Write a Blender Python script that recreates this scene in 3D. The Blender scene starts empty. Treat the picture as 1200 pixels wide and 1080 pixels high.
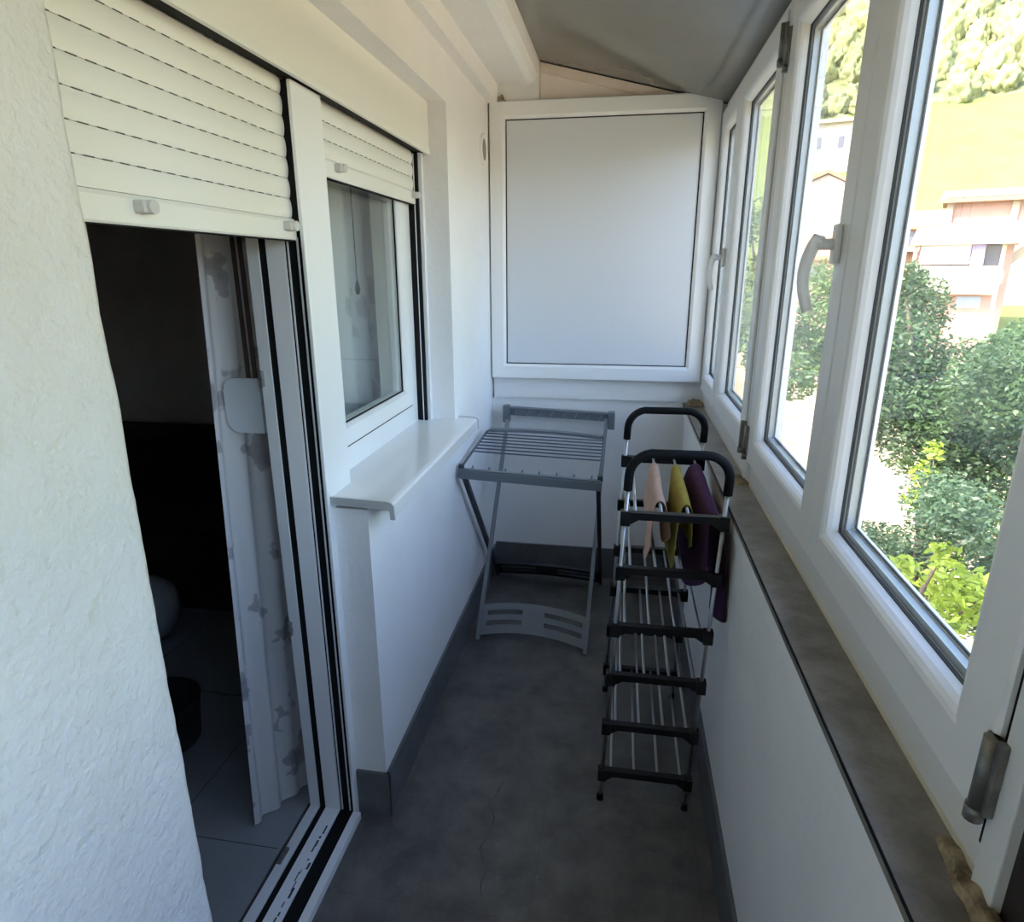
import bpy, bmesh, math, random
from mathutils import Vector, Matrix, noise
C = bpy.context.scene.collection
PI = math.pi
# ---------------------------------------------------------------- camera
cd = bpy.data.cameras.new('camera'); cam = bpy.data.objects.new('camera', cd); C.objects.link(cam)
cd.sensor_fit = 'HORIZONTAL'; cd.sensor_width = 36.0; cd.lens = 748.5355 * 36.0 / 1200.0
cd.clip_start = 0.02; cd.clip_end = 2000
RX = Vector((0.98621198, 0.16546948, -0.00240663)); UP = Vector((-0.04517267, 0.28316639, 0.95800638))
FW = Vector((-0.15920229, 0.94468865, -0.28673678))
m = Matrix((RX, UP, -FW)).transposed().to_4x4(); m.translation = (0, 0, 1.55); cam.matrix_world = m
bpy.context.scene.camera = cam
# ---------------------------------------------------------------- sky, sun, exposure
W = bpy.data.worlds.new('sky'); bpy.context.scene.world = W; W.use_nodes = True
nt = W.node_tree; bg = nt.nodes['Background']
sk = nt.nodes.new('ShaderNodeTexSky'); sk.sky_type = 'NISHITA'; sk.sun_disc = False
sk.sun_elevation = math.radians(46); sk.sun_rotation = math.radians(-115); sk.air_density = 1.0; sk.dust_density = 2.0
nt.links.new(sk.outputs[0], bg.inputs[0]); bg.inputs[1].default_value = 0.66
sl = bpy.data.lights.new('sun', 'SUN'); sl.energy = 5.9; sl.angle = math.radians(0.6); sl.color = (1.0, 0.92, 0.78)
so = bpy.data.objects.new('sun', sl); C.objects.link(so)
so.rotation_euler = Vector((0.60, 0.50, -0.80)).to_track_quat('-Z', 'Y').to_euler()
vs = bpy.context.scene.view_settings
vs.view_transform = 'Standard'; vs.look = 'None'; vs.exposure = 1.35; vs.gamma = 1.0; vs.use_curve_mapping = False

# ---------------------------------------------------------------- helpers
def mat(name, col, rough=0.6, metal=0.0, var=0.0, vscale=6.0, bump=0.0, bscale=60.0, spec=0.5, col2=None, trans=0.0, coat=0.0, bdist=0.004):
    M = bpy.data.materials.new(name); M.use_nodes = True; t = M.node_tree; b = t.nodes['Principled BSDF']
    b.inputs['Base Color'].default_value = (*col, 1); b.inputs['Roughness'].default_value = rough
    b.inputs['Metallic'].default_value = metal; b.inputs['Specular IOR Level'].default_value = spec
    b.inputs['Coat Weight'].default_value = coat
    tc = t.nodes.new('ShaderNodeTexCoord')
    if var or col2:
        n = t.nodes.new('ShaderNodeTexNoise'); n.inputs['Scale'].default_value = vscale; n.inputs['Detail'].default_value = 6
        n.inputs['Roughness'].default_value = 0.65
        r = t.nodes.new('ShaderNodeValToRGB'); c2 = col2 or tuple(c * (1 - var) for c in col)
        r.color_ramp.elements[0].position = 0.35; r.color_ramp.elements[1].position = 0.65
        r.color_ramp.elements[0].color = (*c2, 1); r.color_ramp.elements[1].color = (*col, 1)
        t.links.new(tc.outputs['Object'], n.inputs['Vector']); t.links.new(n.outputs['Fac'], r.inputs[0])
        t.links.new(r.outputs[0], b.inputs['Base Color'])
    if bump:
        n2 = t.nodes.new('ShaderNodeTexNoise'); n2.inputs['Scale'].default_value = bscale; n2.inputs['Detail'].default_value = 5
        bp = t.nodes.new('ShaderNodeBump'); bp.inputs['Strength'].default_value = bump; bp.inputs['Distance'].default_value = bdist
        t.links.new(tc.outputs['Object'], n2.inputs['Vector']); t.links.new(n2.outputs['Fac'], bp.inputs['Height'])
        t.links.new(bp.outputs[0], b.inputs['Normal'])
    if trans:
        tr = t.nodes.new('ShaderNodeBsdfTranslucent'); mx = t.nodes.new('ShaderNodeMixShader'); mx.inputs[0].default_value = trans
        tr.inputs[0].default_value = (*col, 1)
        t.links.new(b.outputs[0], mx.inputs[1]); t.links.new(tr.outputs[0], mx.inputs[2])
        t.links.new(mx.outputs[0], t.nodes['Material Output'].inputs[0])
    return M

def glass_mat(name, tint=(1, 1, 1), f0=0.04):
    M = bpy.data.materials.new(name); M.use_nodes = True; t = M.node_tree
    t.nodes.remove(t.nodes['Principled BSDF'])
    tr = t.nodes.new('ShaderNodeBsdfTransparent'); tr.inputs[0].default_value = (*tint, 1)
    gl = t.nodes.new('ShaderNodeBsdfGlossy'); gl.inputs['Roughness'].default_value = 0.0
    lw = t.nodes.new('ShaderNodeLayerWeight'); lw.inputs['Blend'].default_value = 0.5
    pw = t.nodes.new('ShaderNodeMath'); pw.operation = 'POWER'; pw.inputs[1].default_value = 5.0
    fr = t.nodes.new('ShaderNodeMath'); fr.operation = 'MULTIPLY_ADD'; fr.inputs[1].default_value = 1 - f0; fr.inputs[2].default_value = f0
    t.links.new(lw.outputs['Facing'], pw.inputs[0]); t.links.new(pw.outputs[0], fr.inputs[0])
    mx = t.nodes.new('ShaderNodeMixShader')
    t.links.new(fr.outputs[0], mx.inputs[0]); t.links.new(tr.outputs[0], mx.inputs[1]); t.links.new(gl.outputs[0], mx.inputs[2])
    t.links.new(mx.outputs[0], t.nodes['Material Output'].inputs[0])
    return M

class MB:
    def __init__(s): s.bm = bmesh.new()
    def box(s, x0, x1, y0, y1, z0, z1, bev=0.0):
        b = bmesh.new(); v = [b.verts.new((x, y, z)) for x in (x0, x1) for y in (y0, y1) for z in (z0, z1)]
        for f in ((0, 1, 3, 2), (4, 6, 7, 5), (0, 4, 5, 1), (2, 3, 7, 6), (0, 2, 6, 4), (1, 5, 7, 3)): b.faces.new([v[i] for i in f])
        if bev: bmesh.ops.bevel(b, geom=b.edges[:] , offset=bev, segments=2, profile=0.5, affect='EDGES')
        s.add(b); return s
    def add(s, b, mtx=None):
        if mtx is not None: bmesh.ops.transform(b, matrix=mtx, verts=b.verts[:])
        me = bpy.data.meshes.new('tmp'); b.to_mesh(me); b.free(); s.bm.from_mesh(me); bpy.data.meshes.remove(me); return s
    def tube(s, pts, r, seg=10, caps=True):
        pts = [Vector(p) for p in pts]; n = len(pts); rings = []
        rr = r if isinstance(r, (list, tuple)) else [r] * n
        prev = None
        for i, p in enumerate(pts):
            d = (pts[min(i + 1, n - 1)] - pts[max(i - 1, 0)]).normalized()
            if prev is None:
                a = d.orthogonal().normalized()
            else:
                a = (prev - d * prev.dot(d)).normalized()
            prev = a; b = d.cross(a)
            rings.append([s.bm.verts.new(p + (a * math.cos(2 * PI * k / seg) + b * math.sin(2 * PI * k / seg)) * rr[i]) for k in range(seg)])
        for i in range(n - 1):
            for k in range(seg):
                f = s.bm.faces.new((rings[i][k], rings[i][(k + 1) % seg], rings[i + 1][(k + 1) % seg], rings[i + 1][k])); f.smooth = True
        if caps:
            s.bm.faces.new(rings[0][::-1]); s.bm.faces.new(rings[-1])
        return s
    def prism(s, poly, axis, a0, a1):
        """polygon in the plane across axis, extruded from a0 to a1"""
        def P(p, a):
            if axis == 'y': return (p[0], a, p[1])
            if axis == 'x': return (a, p[0], p[1])
            return (p[0], p[1], a)
        A = [s.bm.verts.new(P(p, a0)) for p in poly]; B = [s.bm.verts.new(P(p, a1)) for p in poly]
        n = len(poly)
        for i in range(n): s.bm.faces.new((A[i], A[(i + 1) % n], B[(i + 1) % n], B[i]))
        s.bm.faces.new(A[::-1]); s.bm.faces.new(B); return s
    def ring(s, axis, u0, u1, z0, z1, prof):
        """mitred rectangular frame; prof = [(inward offset, depth)], depth along axis"""
        corners = [(u0, z0, 1, 1), (u1, z0, -1, 1), (u1, z1, -1, -1), (u0, z1, 1, -1)]
        V = []
        for (u, z, su, sz) in corners:
            row = []
            for (o, d) in prof:
                a, c = u + su * o, z + sz * o
                row.append(s.bm.verts.new((d, a, c) if axis == 'x' else (a, d, c)))
            V.append(row)
        n = len(prof)
        for i in range(4):
            A, B = V[i], V[(i + 1) % 4]
            for k in range(n):
                s.bm.faces.new((A[k], A[(k + 1) % n], B[(k + 1) % n], B[k]))
        return s
    def lathe(s, prof, c, seg=32):
        rings = []
        for (r, z) in prof:
            rings.append([s.bm.verts.new((c[0] + r * math.cos(2 * PI * k / seg), c[1] + r * math.sin(2 * PI * k / seg), c[2] + z)) for k in range(seg)])
        for i in range(len(prof) - 1):
            for k in range(seg):
                f = s.bm.faces.new((rings[i][k], rings[i][(k + 1) % seg], rings[i + 1][(k + 1) % seg], rings[i + 1][k])); f.smooth = True
        s.bm.faces.new(rings[0][::-1]); s.bm.faces.new(rings[-1]); return s
    def quad(s, *p):
        s.bm.faces.new([s.bm.verts.new(q) for q in p]); return s
    def build(s, name, material, parent=None, recalc=True, smooth=False):
        if recalc: bmesh.ops.recalc_face_normals(s.bm, faces=s.bm.faces[:])
        me = bpy.data.meshes.new(name); s.bm.to_mesh(me); s.bm.free()
        if smooth:
            for p in me.polygons: p.use_smooth = True
        me.materials.append(material)
        o = bpy.data.objects.new(name, me); C.objects.link(o)
        if parent is not None: o.parent = parent
        return o

def rootrel(o, parent):   # mesh built in world coordinates under an Empty that is not at the origin
    o.parent = parent; o.matrix_parent_inverse = Matrix.Translation(parent.location).inverted(); return o
def tag(o, label, cat, group=None, kind=None):
    o['label'] = label; o['category'] = cat
    if group: o['group'] = group
    if kind: o['kind'] = kind
    return o
def empty(name, label, cat, loc=(0, 0, 0), group=None, kind=None):
    o = bpy.data.objects.new(name, None); C.objects.link(o); o.location = loc; o.empty_display_size = 0.05
    return tag(o, label, cat, group, kind)
class Asm:
    """a thing: an Empty at its base; parts are built in world coordinates"""
    def __init__(s, name, label, cat, loc, group=None, kind=None):
        s.root = empty(name, label, cat, loc, group, kind); s.loc = Vector(loc)
    def part(s, mb, name, material, parent=None, **k):
        bmesh.ops.translate(mb.bm, verts=mb.bm.verts[:], vec=-s.loc)
        return mb.build(name, material, parent or s.root, **k)

# ---------------------------------------------------------------- materials
plaster = mat('white plaster', (0.87, 0.86, 0.84), 0.85, var=0.05, vscale=3, bump=0.35, bscale=70)
stucco = mat('rough white stucco', (0.80, 0.79, 0.775), 0.9, var=0.04, vscale=5, bump=0.8, bscale=48, bdist=0.009)
parapet = mat('white parapet plaster', (0.89, 0.88, 0.865), 0.8, var=0.08, vscale=2.2, bump=0.3, bscale=45)
pvc = mat('white pvc', (0.88, 0.88, 0.87), 0.28, spec=0.5)
pvc_in = mat('white pvc inner frame', (0.76, 0.76, 0.75), 0.3)
panelm = mat('white sheet panel', (0.74, 0.76, 0.79), 0.35)
alu = mat('white lacquered aluminium', (0.83, 0.825, 0.80), 0.22, coat=0.3)
shutm = mat('ivory shutter slats', (0.84, 0.83, 0.775), 0.38)
black = mat('black rubber and gap shade', (0.008, 0.008, 0.008), 0.7, spec=0.2)
blackp = mat('black plastic', (0.009, 0.009, 0.010), 0.42, spec=0.3)
foam = mat('black foam', (0.008, 0.008, 0.009), 0.75, spec=0.2)
steel = mat('satin steel', (0.50, 0.51, 0.53), 0.32, metal=1.0)
hingem = mat('dull zinc hinge', (0.27, 0.26, 0.24), 0.45, metal=0.6, var=0.4, vscale=40)
greyp = mat('grey plastic', (0.155, 0.175, 0.195), 0.45)
greyd = mat('dark grey wire', (0.09, 0.105, 0.125), 0.4)
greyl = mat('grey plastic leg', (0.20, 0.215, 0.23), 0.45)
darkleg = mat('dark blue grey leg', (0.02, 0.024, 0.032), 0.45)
gasketm = mat('grey rubber gasket', (0.085, 0.095, 0.10), 0.6, spec=0.3)
spacer = mat('grey spacer', (0.38, 0.42, 0.43), 0.4, metal=0.3)
glass = glass_mat('clear glass'); glassd = glass_mat('bedroom glass', (0.93, 0.95, 0.94), 0.06)
base_t = mat('grey skirting tile', (0.15, 0.152, 0.155), 0.4, var=0.35, vscale=9)
ledge_t = mat('brown grey ledge tile', (0.29, 0.265, 0.23), 0.30, col2=(0.145, 0.125, 0.10), vscale=11, bump=0.3, bscale=50)
wood = mat('weathered brown wood', (0.035, 0.022, 0.02), 0.6, var=0.5, vscale=12)
filler = mat('crumbled brown filler', (0.42, 0.34, 0.22), 0.9, col2=(0.14, 0.095, 0.055), vscale=28, bump=1.0, bscale=70)
pink = mat('pinkish timber', (0.86, 0.73, 0.63), 0.75, var=0.12, vscale=6)

def floor_mat():
    M = mat('dark slate floor tile', (0.17, 0.160, 0.148), 0.42, col2=(0.085, 0.081, 0.077), vscale=7, bump=0.3, bscale=35)
    t = M.node_tree; b = t.nodes['Principled BSDF']
    tc = [n for n in t.nodes if n.type == 'TEX_COORD'][0]
    br = t.nodes.new('ShaderNodeTexBrick'); br.offset = 0.0; br.inputs['Scale'].default_value = 1.0
    br.inputs['Brick Width'].default_value = 0.43; br.inputs['Row Height'].default_value = 0.43
    br.inputs['Mortar Size'].default_value = 0.0015
    br.inputs['Color1'].default_value = (1, 1, 1, 1); br.inputs['Color2'].default_value = (0.9, 0.9, 0.9, 1); br.inputs['Mortar'].default_value = (0.82, 0.82, 0.82, 1)
    mp = t.nodes.new('ShaderNodeMapping'); mp.inputs['Location'].default_value = (0.16, 0.11, 0)
    t.links.new(tc.outputs['Object'], mp.inputs[0]); t.links.new(mp.outputs[0], br.inputs['Vector'])
    n = t.nodes.new('ShaderNodeTexNoise'); n.inputs['Scale'].default_value = 30; n.inputs['Detail'].default_value = 10; n.inputs['Roughness'].default_value = 0.8
    t.links.new(tc.outputs['Object'], n.inputs['Vector'])
    r = t.nodes.new('ShaderNodeValToRGB'); r.color_ramp.elements[0].position = 0.58; r.color_ramp.elements[1].position = 0.80
    r.color_ramp.elements[0].color = (1, 1, 1, 1); r.color_ramp.elements[1].color = (2.6, 2.5, 2.4, 1)
    t.links.new(n.outputs['Fac'], r.inputs[0])
    src = b.inputs['Base Color'].links[0].from_socket
    m1 = t.nodes.new('ShaderNodeMixRGB'); m1.blend_type = 'MULTIPLY'; m1.inputs[0].default_value = 1
    m2 = t.nodes.new('ShaderNodeMixRGB'); m2.blend_type = 'MULTIPLY'; m2.inputs[0].default_value = 1
    t.links.new(src, m1.inputs[1]); t.links.new(br.outputs[0], m1.inputs[2])
    t.links.new(m1.outputs[0], m2.inputs[1]); t.links.new(r.outputs[0], m2.inputs[2])
    t.links.new(m2.outputs[0], b.inputs['Base Color'])
    return M
def ceiling_mat():
    M = mat('glossy grey ceiling boards', (0.17, 0.163, 0.150), 0.13, var=0.10, vscale=2.5, spec=0.9)
    t = M.node_tree; b = t.nodes['Principled BSDF']; tc = [n for n in t.nodes if n.type == 'TEX_COORD'][0]
    w = t.nodes.new('ShaderNodeTexWave'); w.wave_type = 'BANDS'; w.bands_direction = 'X'; w.inputs['Scale'].default_value = 3.2
    w.wave_profile = 'SAW'
    mp = t.nodes.new('ShaderNodeBump'); mp.inputs['Strength'].default_value = 0.03; mp.inputs['Distance'].default_value = 0.002
    t.links.new(tc.outputs['Object'], w.inputs['Vector']); t.links.new(w.outputs['Fac'], mp.inputs['Height']); t.links.new(mp.outputs[0], b.inputs['Normal'])
    return M
floorm = floor_mat(); ceilm = ceiling_mat()

# ---------------------------------------------------------------- shell of the balcony
Y0, YB = -1.35, 3.085
def struct(mb, name, material, label, cat):
    return tag(mb.build(name, material), label, cat, kind='structure')
fl = struct(MB().box(-0.87, 0.50, Y0, 3.25, -0.20, 0.0), 'floor', floorm, 'dark grey slate tiled balcony floor', 'floor')
cr = MB(); random.seed(4); px, py = -0.30, 1.62; ppts = []
for k in range(26):
    ppts.append((px, py)); px += random.uniform(-0.009, 0.0115); py -= 0.017
for k in range(len(ppts) - 1):
    (a, b), (c, d) = ppts[k], ppts[k + 1]; wd = 0.0006 + 0.0005 * math.sin(k)
    cr.quad((a - wd, b, 0.0006), (a + wd, b, 0.0006), (c + wd, d, 0.0006), (c - wd, d, 0.0006))
cr.build('crack', mat('dark crack', (0.035, 0.035, 0.035), 0.9), fl)
# ceiling: sloped glossy boards
cz = lambda x: 2.40 - 0.245 * (x + 0.393)
struct(MB().prism([(-0.45, cz(-0.45)), (0.48, cz(0.48)), (0.48, cz(0.48) + 0.05), (-0.45, cz(-0.45) + 0.05)], 'y', Y0, YB + 0.1), 'ceiling', ceilm, 'sloping glossy grey boarded ceiling above the balcony', 'ceiling')
struct(MB().prism([(-0.617, 2.242), (-0.573, 2.242), (-0.571, 2.312), (-0.440, 2.312), (-0.416, 2.322), (-0.400, 2.345), (-0.395, 2.375), (-0.393, 2.46), (-0.617, 2.60)], 'y', Y0, YB + 0.02), 'trim_1', plaster, 'stepped white plaster beam running along the top of the left wall', 'beam')
# left house wall
wl = MB()
random.seed(7)
edge = []
for k in range(131):
    z = k * 0.02
    edge.append((z, 0.700 + 0.0035 * noise.noise((z * 9, 2.1, 0)) + 0.0025 * noise.noise((z * 33, 7.7, 0))))
rough = MB()
prev = None
for (z, ye) in edge:
    row = [rough.bm.verts.new(p) for p in ((-0.616, Y0, z), (-0.616, ye - 0.05, z), (-0.6165, ye - 0.012, z), (-0.6205, ye - 0.003, z), (-0.63, ye, z), (-0.87, 0.70, z))]
    if prev:
        for i in range(5):
            f = rough.bm.faces.new((prev[i], prev[i + 1], row[i + 1], row[i])); f.smooth = i in (1, 2, 3)
    prev = row
rough.box(-0.87, -0.62, Y0 - 0.2, 0.60, -0.05, 2.65)
o = struct(rough, 'wall_left_near', stucco, 'rough stuccoed white wall end in the left foreground', 'wall')
wl.box(-0.852, -0.616, 1.44, 2.335, 0.0, 0.965)                          # below the window
wl.box(-0.852, -0.616, 2.335, YB + 0.4, 0.0, 2.65)                       # far pier
wl.box(-0.681, -0.616, 0.60, 2.335, 2.093, 2.65)                         # lintel face
wl.box(-1.0, -0.681, 0.60, 2.334, 2.13, 2.65)
struct(wl, 'wall_left', plaster, 'white plastered house wall with door and window on the left', 'wall')
# parapet wall on the right with ledge
wr = MB().box(0.318, 0.50, Y0, 3.25, -0.2, 0.925)
wr.prism([(0.319, 0.925), (0.309, 0.925), (0.309, 0.885), (0.319, 0.872)], 'y', Y0, 3.25)
struct(wr, 'wall_right', parapet, 'white plastered parapet wall under the windows on the right', 'wall')
ledge = struct(MB().box(0.306, 0.50, Y0, 3.09, 0.925, 0.942), 'trim_2', ledge_t, 'brown grey tiled ledge on top of the parapet below the windows', 'ledge')
MB().box(0.3042, 0.3065, Y0, 3.09, 0.9392, 0.9428).build('edge_strip', black, ledge)
def lumps(seed, x0, x1, y0, y1, z0, h, n=60):
    rnd = random.Random(seed); mb = MB()
    nx, ny = max(4, int((x1 - x0) / 0.006)), max(4, int((y1 - y0) / 0.008)); g = []
    for i in range(nx + 1):
        row = []
        for j in range(ny + 1):
            u, v = i / nx, j / ny; x, y = x0 + (x1 - x0) * u, y0 + (y1 - y0) * v
            e = min(1, 5 * min(u, 1 - u) + 0.1) * min(1, 5 * min(v, 1 - v) + 0.1)
            x0_ = x0 + 0.016 * v ** 2 * (1 if y1 > 0.6 and y1 < 0.7 else 0) + 0.005 * noise.noise((y * 45, seed, 0)); x = x0_ + (x1 - x0_) * u; y += 0.012 * noise.noise((x * 60, seed * 2.0, 1)) * v
            hh = h * e * (0.55 + 0.8 * noise.noise((x * 55 + seed, y * 40, seed)))
            x += 0.010 * noise.noise((x * 20, y * 18, seed + 3.0)); 
            row.append(mb.bm.verts.new((x, y, z0 + max(-0.001, hh))))
        g.append(row)
    for i in range(nx):
        for j in range(ny):
            mb.bm.faces.new((g[i][j], g[i + 1][j], g[i + 1][j + 1], g[i][j + 1]))
    return mb
for a in ((3, 0.350, 0.391, 0.10, 0.632, 0.942, 0.018), (8, 0.352, 0.40, 1.865, 1.965, 0.942, 0.02), (11, 0.315, 0.395, 3.0, 3.075, 0.942, 0.03)):
    lumps(*a).build('crumbled_filler', filler, ledge)
MB().tube([(0.394, 0.56, 0.9435), (0.394, 1.2, 0.9435), (0.394, 2.2, 0.9435), (0.394, 3.07, 0.9435)], 0.0045, 8).build('sealant', mat('beige sealant', (0.62, 0.57, 0.46), 0.8), ledge)
lumps(17, -0.585, -0.53, 3.035, 3.07, 2.249, 0.03).build('crumbled_filler', filler, ledge)
# back wall
wb = MB().box(-0.62, 0.50, YB, YB + 0.2, -0.2, 0.945)
wb.box(-0.62, 0.50, YB + 0.01, YB + 0.2, 0.945, 2.65)
wb.box(-0.62, -0.393, YB - 0.02, YB + 0.2, 2.24, 2.65)
struct(wb, 'wall_back', plaster, 'white end wall of the balcony below the panel', 'wall')
struct(MB().box(-0.605, 0.29, YB - 0.012, YB + 0.02, 0.947, 1.048), 'trim_3', plaster, 'white plaster strip between the end wall and the panel', 'strip')
tb = MB().prism([(-0.392, cz(-0.392) - 0.004), (0.40, cz(0.40) - 0.004), (0.40, cz(0.40) - 0.040), (-0.392, cz(-0.392) - 0.040)], 'y', YB - 0.022, YB + 0.02)
bt = struct(tb, 'trim_4', pink, 'pinkish cracked batten sloping under the ceiling above the end panel', 'batten')
MB().prism([(-0.392, cz(-0.392)), (0.40, cz(0.40)), (0.40, cz(0.40) - 0.005), (-0.392, cz(-0.392) - 0.005)], 'y', YB - 0.020, YB + 0.02).build('crack', black, bt)
struct(MB().box(-0.392, 0.40, YB - 0.006, YB + 0.02, 2.2, 2.362), 'trim_5', mat('pale pink board', (0.86, 0.76, 0.68), 0.8), 'pale pinkish board filling the triangle above the end panel', 'board')
# skirtings
def skirting(mb, name, label): return struct(mb, name, base_t, label, 'skirting')
sk1 = MB().box(-0.617, -0.606, 1.432, 3.085, 0.0, 0.149)
sk1.box(-0.707, -0.606, 1.430, 1.441, 0.0, 0.149)
skirting(sk1, 'baseboard_left', 'grey tile skirting along the left wall and its near corner')
skirting(MB().box(-0.606, 0.318, 3.074, 3.086, 0.0, 0.165), 'baseboard_back', 'grey tile skirting along the end wall')
skirting(MB().box(0.308, 0.319, Y0, 3.085, 0.0, 0.149), 'baseboard_right', 'grey tile skirting along the right parapet')
struct(MB().box(-1.0, 0.50, Y0 - 0.2, Y0, -0.2, 2.7), 'wall_near', plaster, 'white wall at the near end of the balcony behind the camera', 'wall')
# roof over all and the house beyond
struct(MB().prism([(-5.2, 2.75), (0.62, 2.42), (0.62, 2.50), (-5.2, 3.0)], 'y', Y0 - 0.3, 3.9), 'roof', mat('roof sheet', (0.25, 0.2, 0.18), 0.8), 'roof over the balcony and the dark room', 'roof')

# ---------------------------------------------------------------- right hand windows
XS = 0.375
SASH = [(0.0, XS + 0.004), (0.004, XS), (0.063, XS), (0.070, XS + 0.0022), (0.0755, XS + 0.007), (0.0795, XS + 0.014), (0.082, XS + 0.024), (0.082, XS + 0.034), (0.097, XS + 0.050), (0.097, XS + 0.056), (0.0, XS + 0.056)]
def sash(A, y0, y1, z0, z1):
    s = A.part(MB().ring('x', y0, y1, z0, z1, SASH), 'sash', pvc)
    g = MB().ring('x', y0, y1, z0, z1, [(0.080, XS + 0.024), (0.0842, XS + 0.0255), (0.0842, XS + 0.0295), (0.080, XS + 0.0295)])
    g.ring('x', y0, y1, z0, z1, [(0.0965, XS + 0.046), (0.0988, XS + 0.0475), (0.0988, XS + 0.0495), (0.0965, XS + 0.0495)])
    A.part(g, 'gasket', gasketm, s)
    A.part(MB().ring('x', y0, y1, z0, z1, [(0.082, XS + 0.033), (0.094, XS + 0.033), (0.094, XS + 0.046), (0.082, XS + 0.046)]), 'spacer_bar', spacer, s)
    gp = MB()
    for xx in (XS + 0.030, XS + 0.047):
        gp.quad((xx, y0 + 0.08, z0 + 0.08), (xx, y1 - 0.08, z0 + 0.08), (xx, y1 - 0.08, z1 - 0.08), (xx, y0 + 0.08, z1 - 0.08))
    A.part(gp, 'glass_pane', glass, s)
    return s
def wframe(A, y0, y1, z0, z1):
    fr = [(0.0, XS + 0.018), (0.058, XS + 0.018), (0.058, XS + 0.085), (0.0, XS + 0.085)]
    A.part(MB().ring('x', y0, y1, z0, z1, fr), 'window_frame', pvc_in)
def hinge(A, s, y, z, L=0.085):
    h = MB().tube([(XS - 0.004, y, z - L / 2), (XS - 0.004, y, z + L / 2)], 0.0075, 12)
    h.tube([(XS - 0.004, y, z - L / 2 - 0.012), (XS - 0.004, y, z - L / 2 + 0.004)], 0.0092, 12)
    h.box(XS - 0.003, XS + 0.006, y - 0.014, y + 0.012, z - L / 2, z + L / 2, 0.002)
    A.part(h, 'hinge', hingem, s)
def handle(A, s, y, z, dirn=1):
    h = MB().box(XS - 0.012, XS, y - 0.013, y + 0.013, z - 0.034, z + 0.034, 0.004)
    h.tube([(XS - 0.006, y, z), (XS - 0.040, y, z)], 0.010, 12)
    pts = []
    for k in range(13):
        t = k / 12
        pts.append((XS - 0.040 - 0.012 * math.sin(PI * t), y + dirn * (0.012 * math.sin(PI * t)), z + 0.008 - 0.125 * t))
    h.tube([(XS - 0.030, y, z + 0.004)] + pts, [0.010] + [0.0115 - 0.002 * k / 12 for k in range(13)], 12)
    A.part(h, 'handle', pvc, s, smooth=False)
ZB, ZT = 1.016, 2.172
A1 = Asm('window_1', 'near white double window on the right with a wide open view of trees', 'window', (0.40, 1.22, 0.942), kind='structure')
wframe(A1, 0.545, 1.909, 0.942, 2.207)
s4 = sash(A1, 0.586, 1.2245, ZB, ZT); s3 = sash(A1, 1.2275, 1.872, ZB, ZT)
hinge(A1, s4, 0.583, 1.075); hinge(A1, s4, 0.583, 2.07); hinge(A1, s3, 1.874, 1.075); hinge(A1, s3, 1.874, 2.07)
handle(A1, s3, 1.272, 1.592)
A2 = Asm('window_2', 'far white double window on the right beside the end panel', 'window', (0.40, 2.5, 0.942), kind='structure')
wframe(A2, 1.911, 3.083, 0.942, 2.207)
s2 = sash(A2, 1.946, 2.5885, ZB, ZT); s1 = sash(A2, 2.5915, 3.062, ZB, ZT)
hinge(A2, s2, 1.944, 1.075); hinge(A2, s2, 1.944, 2.10); handle(A2, s1, 2.635, 1.592)
for (A, ya, yb, yg) in ((A1, 0.545, 0.5795, 0.5795), (A1, 1.879, 1.9095, None), (A2, 1.9105, 1.9385, 1.9385)):
    A.part(MB().box(XS + 0.006, XS + 0.019, ya, yb, 0.944, 2.205, 0.002), 'frame_post', pvc_in)
    if yg: A.part(MB().box(XS + 0.009, XS + 0.018, yg, yg + 0.0065, 0.99, 2.19), 'shadow_gap', black)  # solid black strip stands in for the shadow between sash and frame
A4 = Asm('added_window_4', 'unseen white double window added behind the camera to light the near left wall', 'window', (0.40, -0.5, 0.942), kind='structure')  # unseen window, added to let daylight onto the near left wall
wframe(A4, -1.34, 0.36, 0.942, 2.207)
sash(A4, -1.30, -0.492, ZB, ZT); sash(A4, -0.489, 0.33, ZB, ZT)
struct(MB().box(0.392, 0.47, 0.36, 0.545, 0.942, 2.22), 'trim_6', wood, 'dark brown wooden post at the near end of the window frame', 'post')

# ---------------------------------------------------------------- end panel
P = Asm('infill_panel', 'white framed solid panel closing the far end of the balcony', 'panel', (-0.11, 3.05, 1.048))
P.part(MB().ring('y', -0.610, 0.372, 1.046, 2.248, [(0.0, 3.042), (0.004, 3.038), (0.058, 3.038), (0.069, 3.046), (0.071, 3.056), (0.071, 3.073), (0.0, 3.073)]), 'panel_frame', pvc)
P.part(MB().box(-0.60, 0.362, 3.056, 3.070, 1.056, 2.238), 'panel_sheet', panelm)
P.part(MB().ring('y', -0.610, 0.372, 1.046, 2.248, [(0.0705, 3.0525), (0.0745, 3.0525), (0.0745, 3.057), (0.0705, 3.057)]), 'gasket', black)

# ---------------------------------------------------------------- balcony door and bedroom window on the left
D = Asm('door_1', 'white balcony door frame with ribbed threshold open to the dark room', 'door', (-0.78, 1.0, 0.0), kind='structure')
strips = [(-0.712, -0.692, pvc, 0), (-0.760, -0.712, black, 1), (-0.802, -0.760, pvc, 0), (-0.822, -0.802, black, 1), (-0.870, -0.822, pvc_in, 0)]
def strip_part(x0, x1, mt, rec, first):
    mb = MB(); r = 0.006 * rec
    mb.box(x0, x1, 0.66, 1.42, 0.0, 0.022 - r)                       # threshold
    mb.box(x0 if not first else -0.712, x1 if not first else -0.706, 1.41 + r, 1.46, 0.0, 1.935) if not first else None
    return mb
D.part(strip_part(-0.850, -0.822, None, 0, False), 'inner_rail', pvc_in)
D.part(strip_part(-0.822, -0.802, None, 1, False), 'inner_groove', black)
mid = D.part(strip_part(-0.802, -0.757, None, 0, False), 'middle_rail', pvc)
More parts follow.
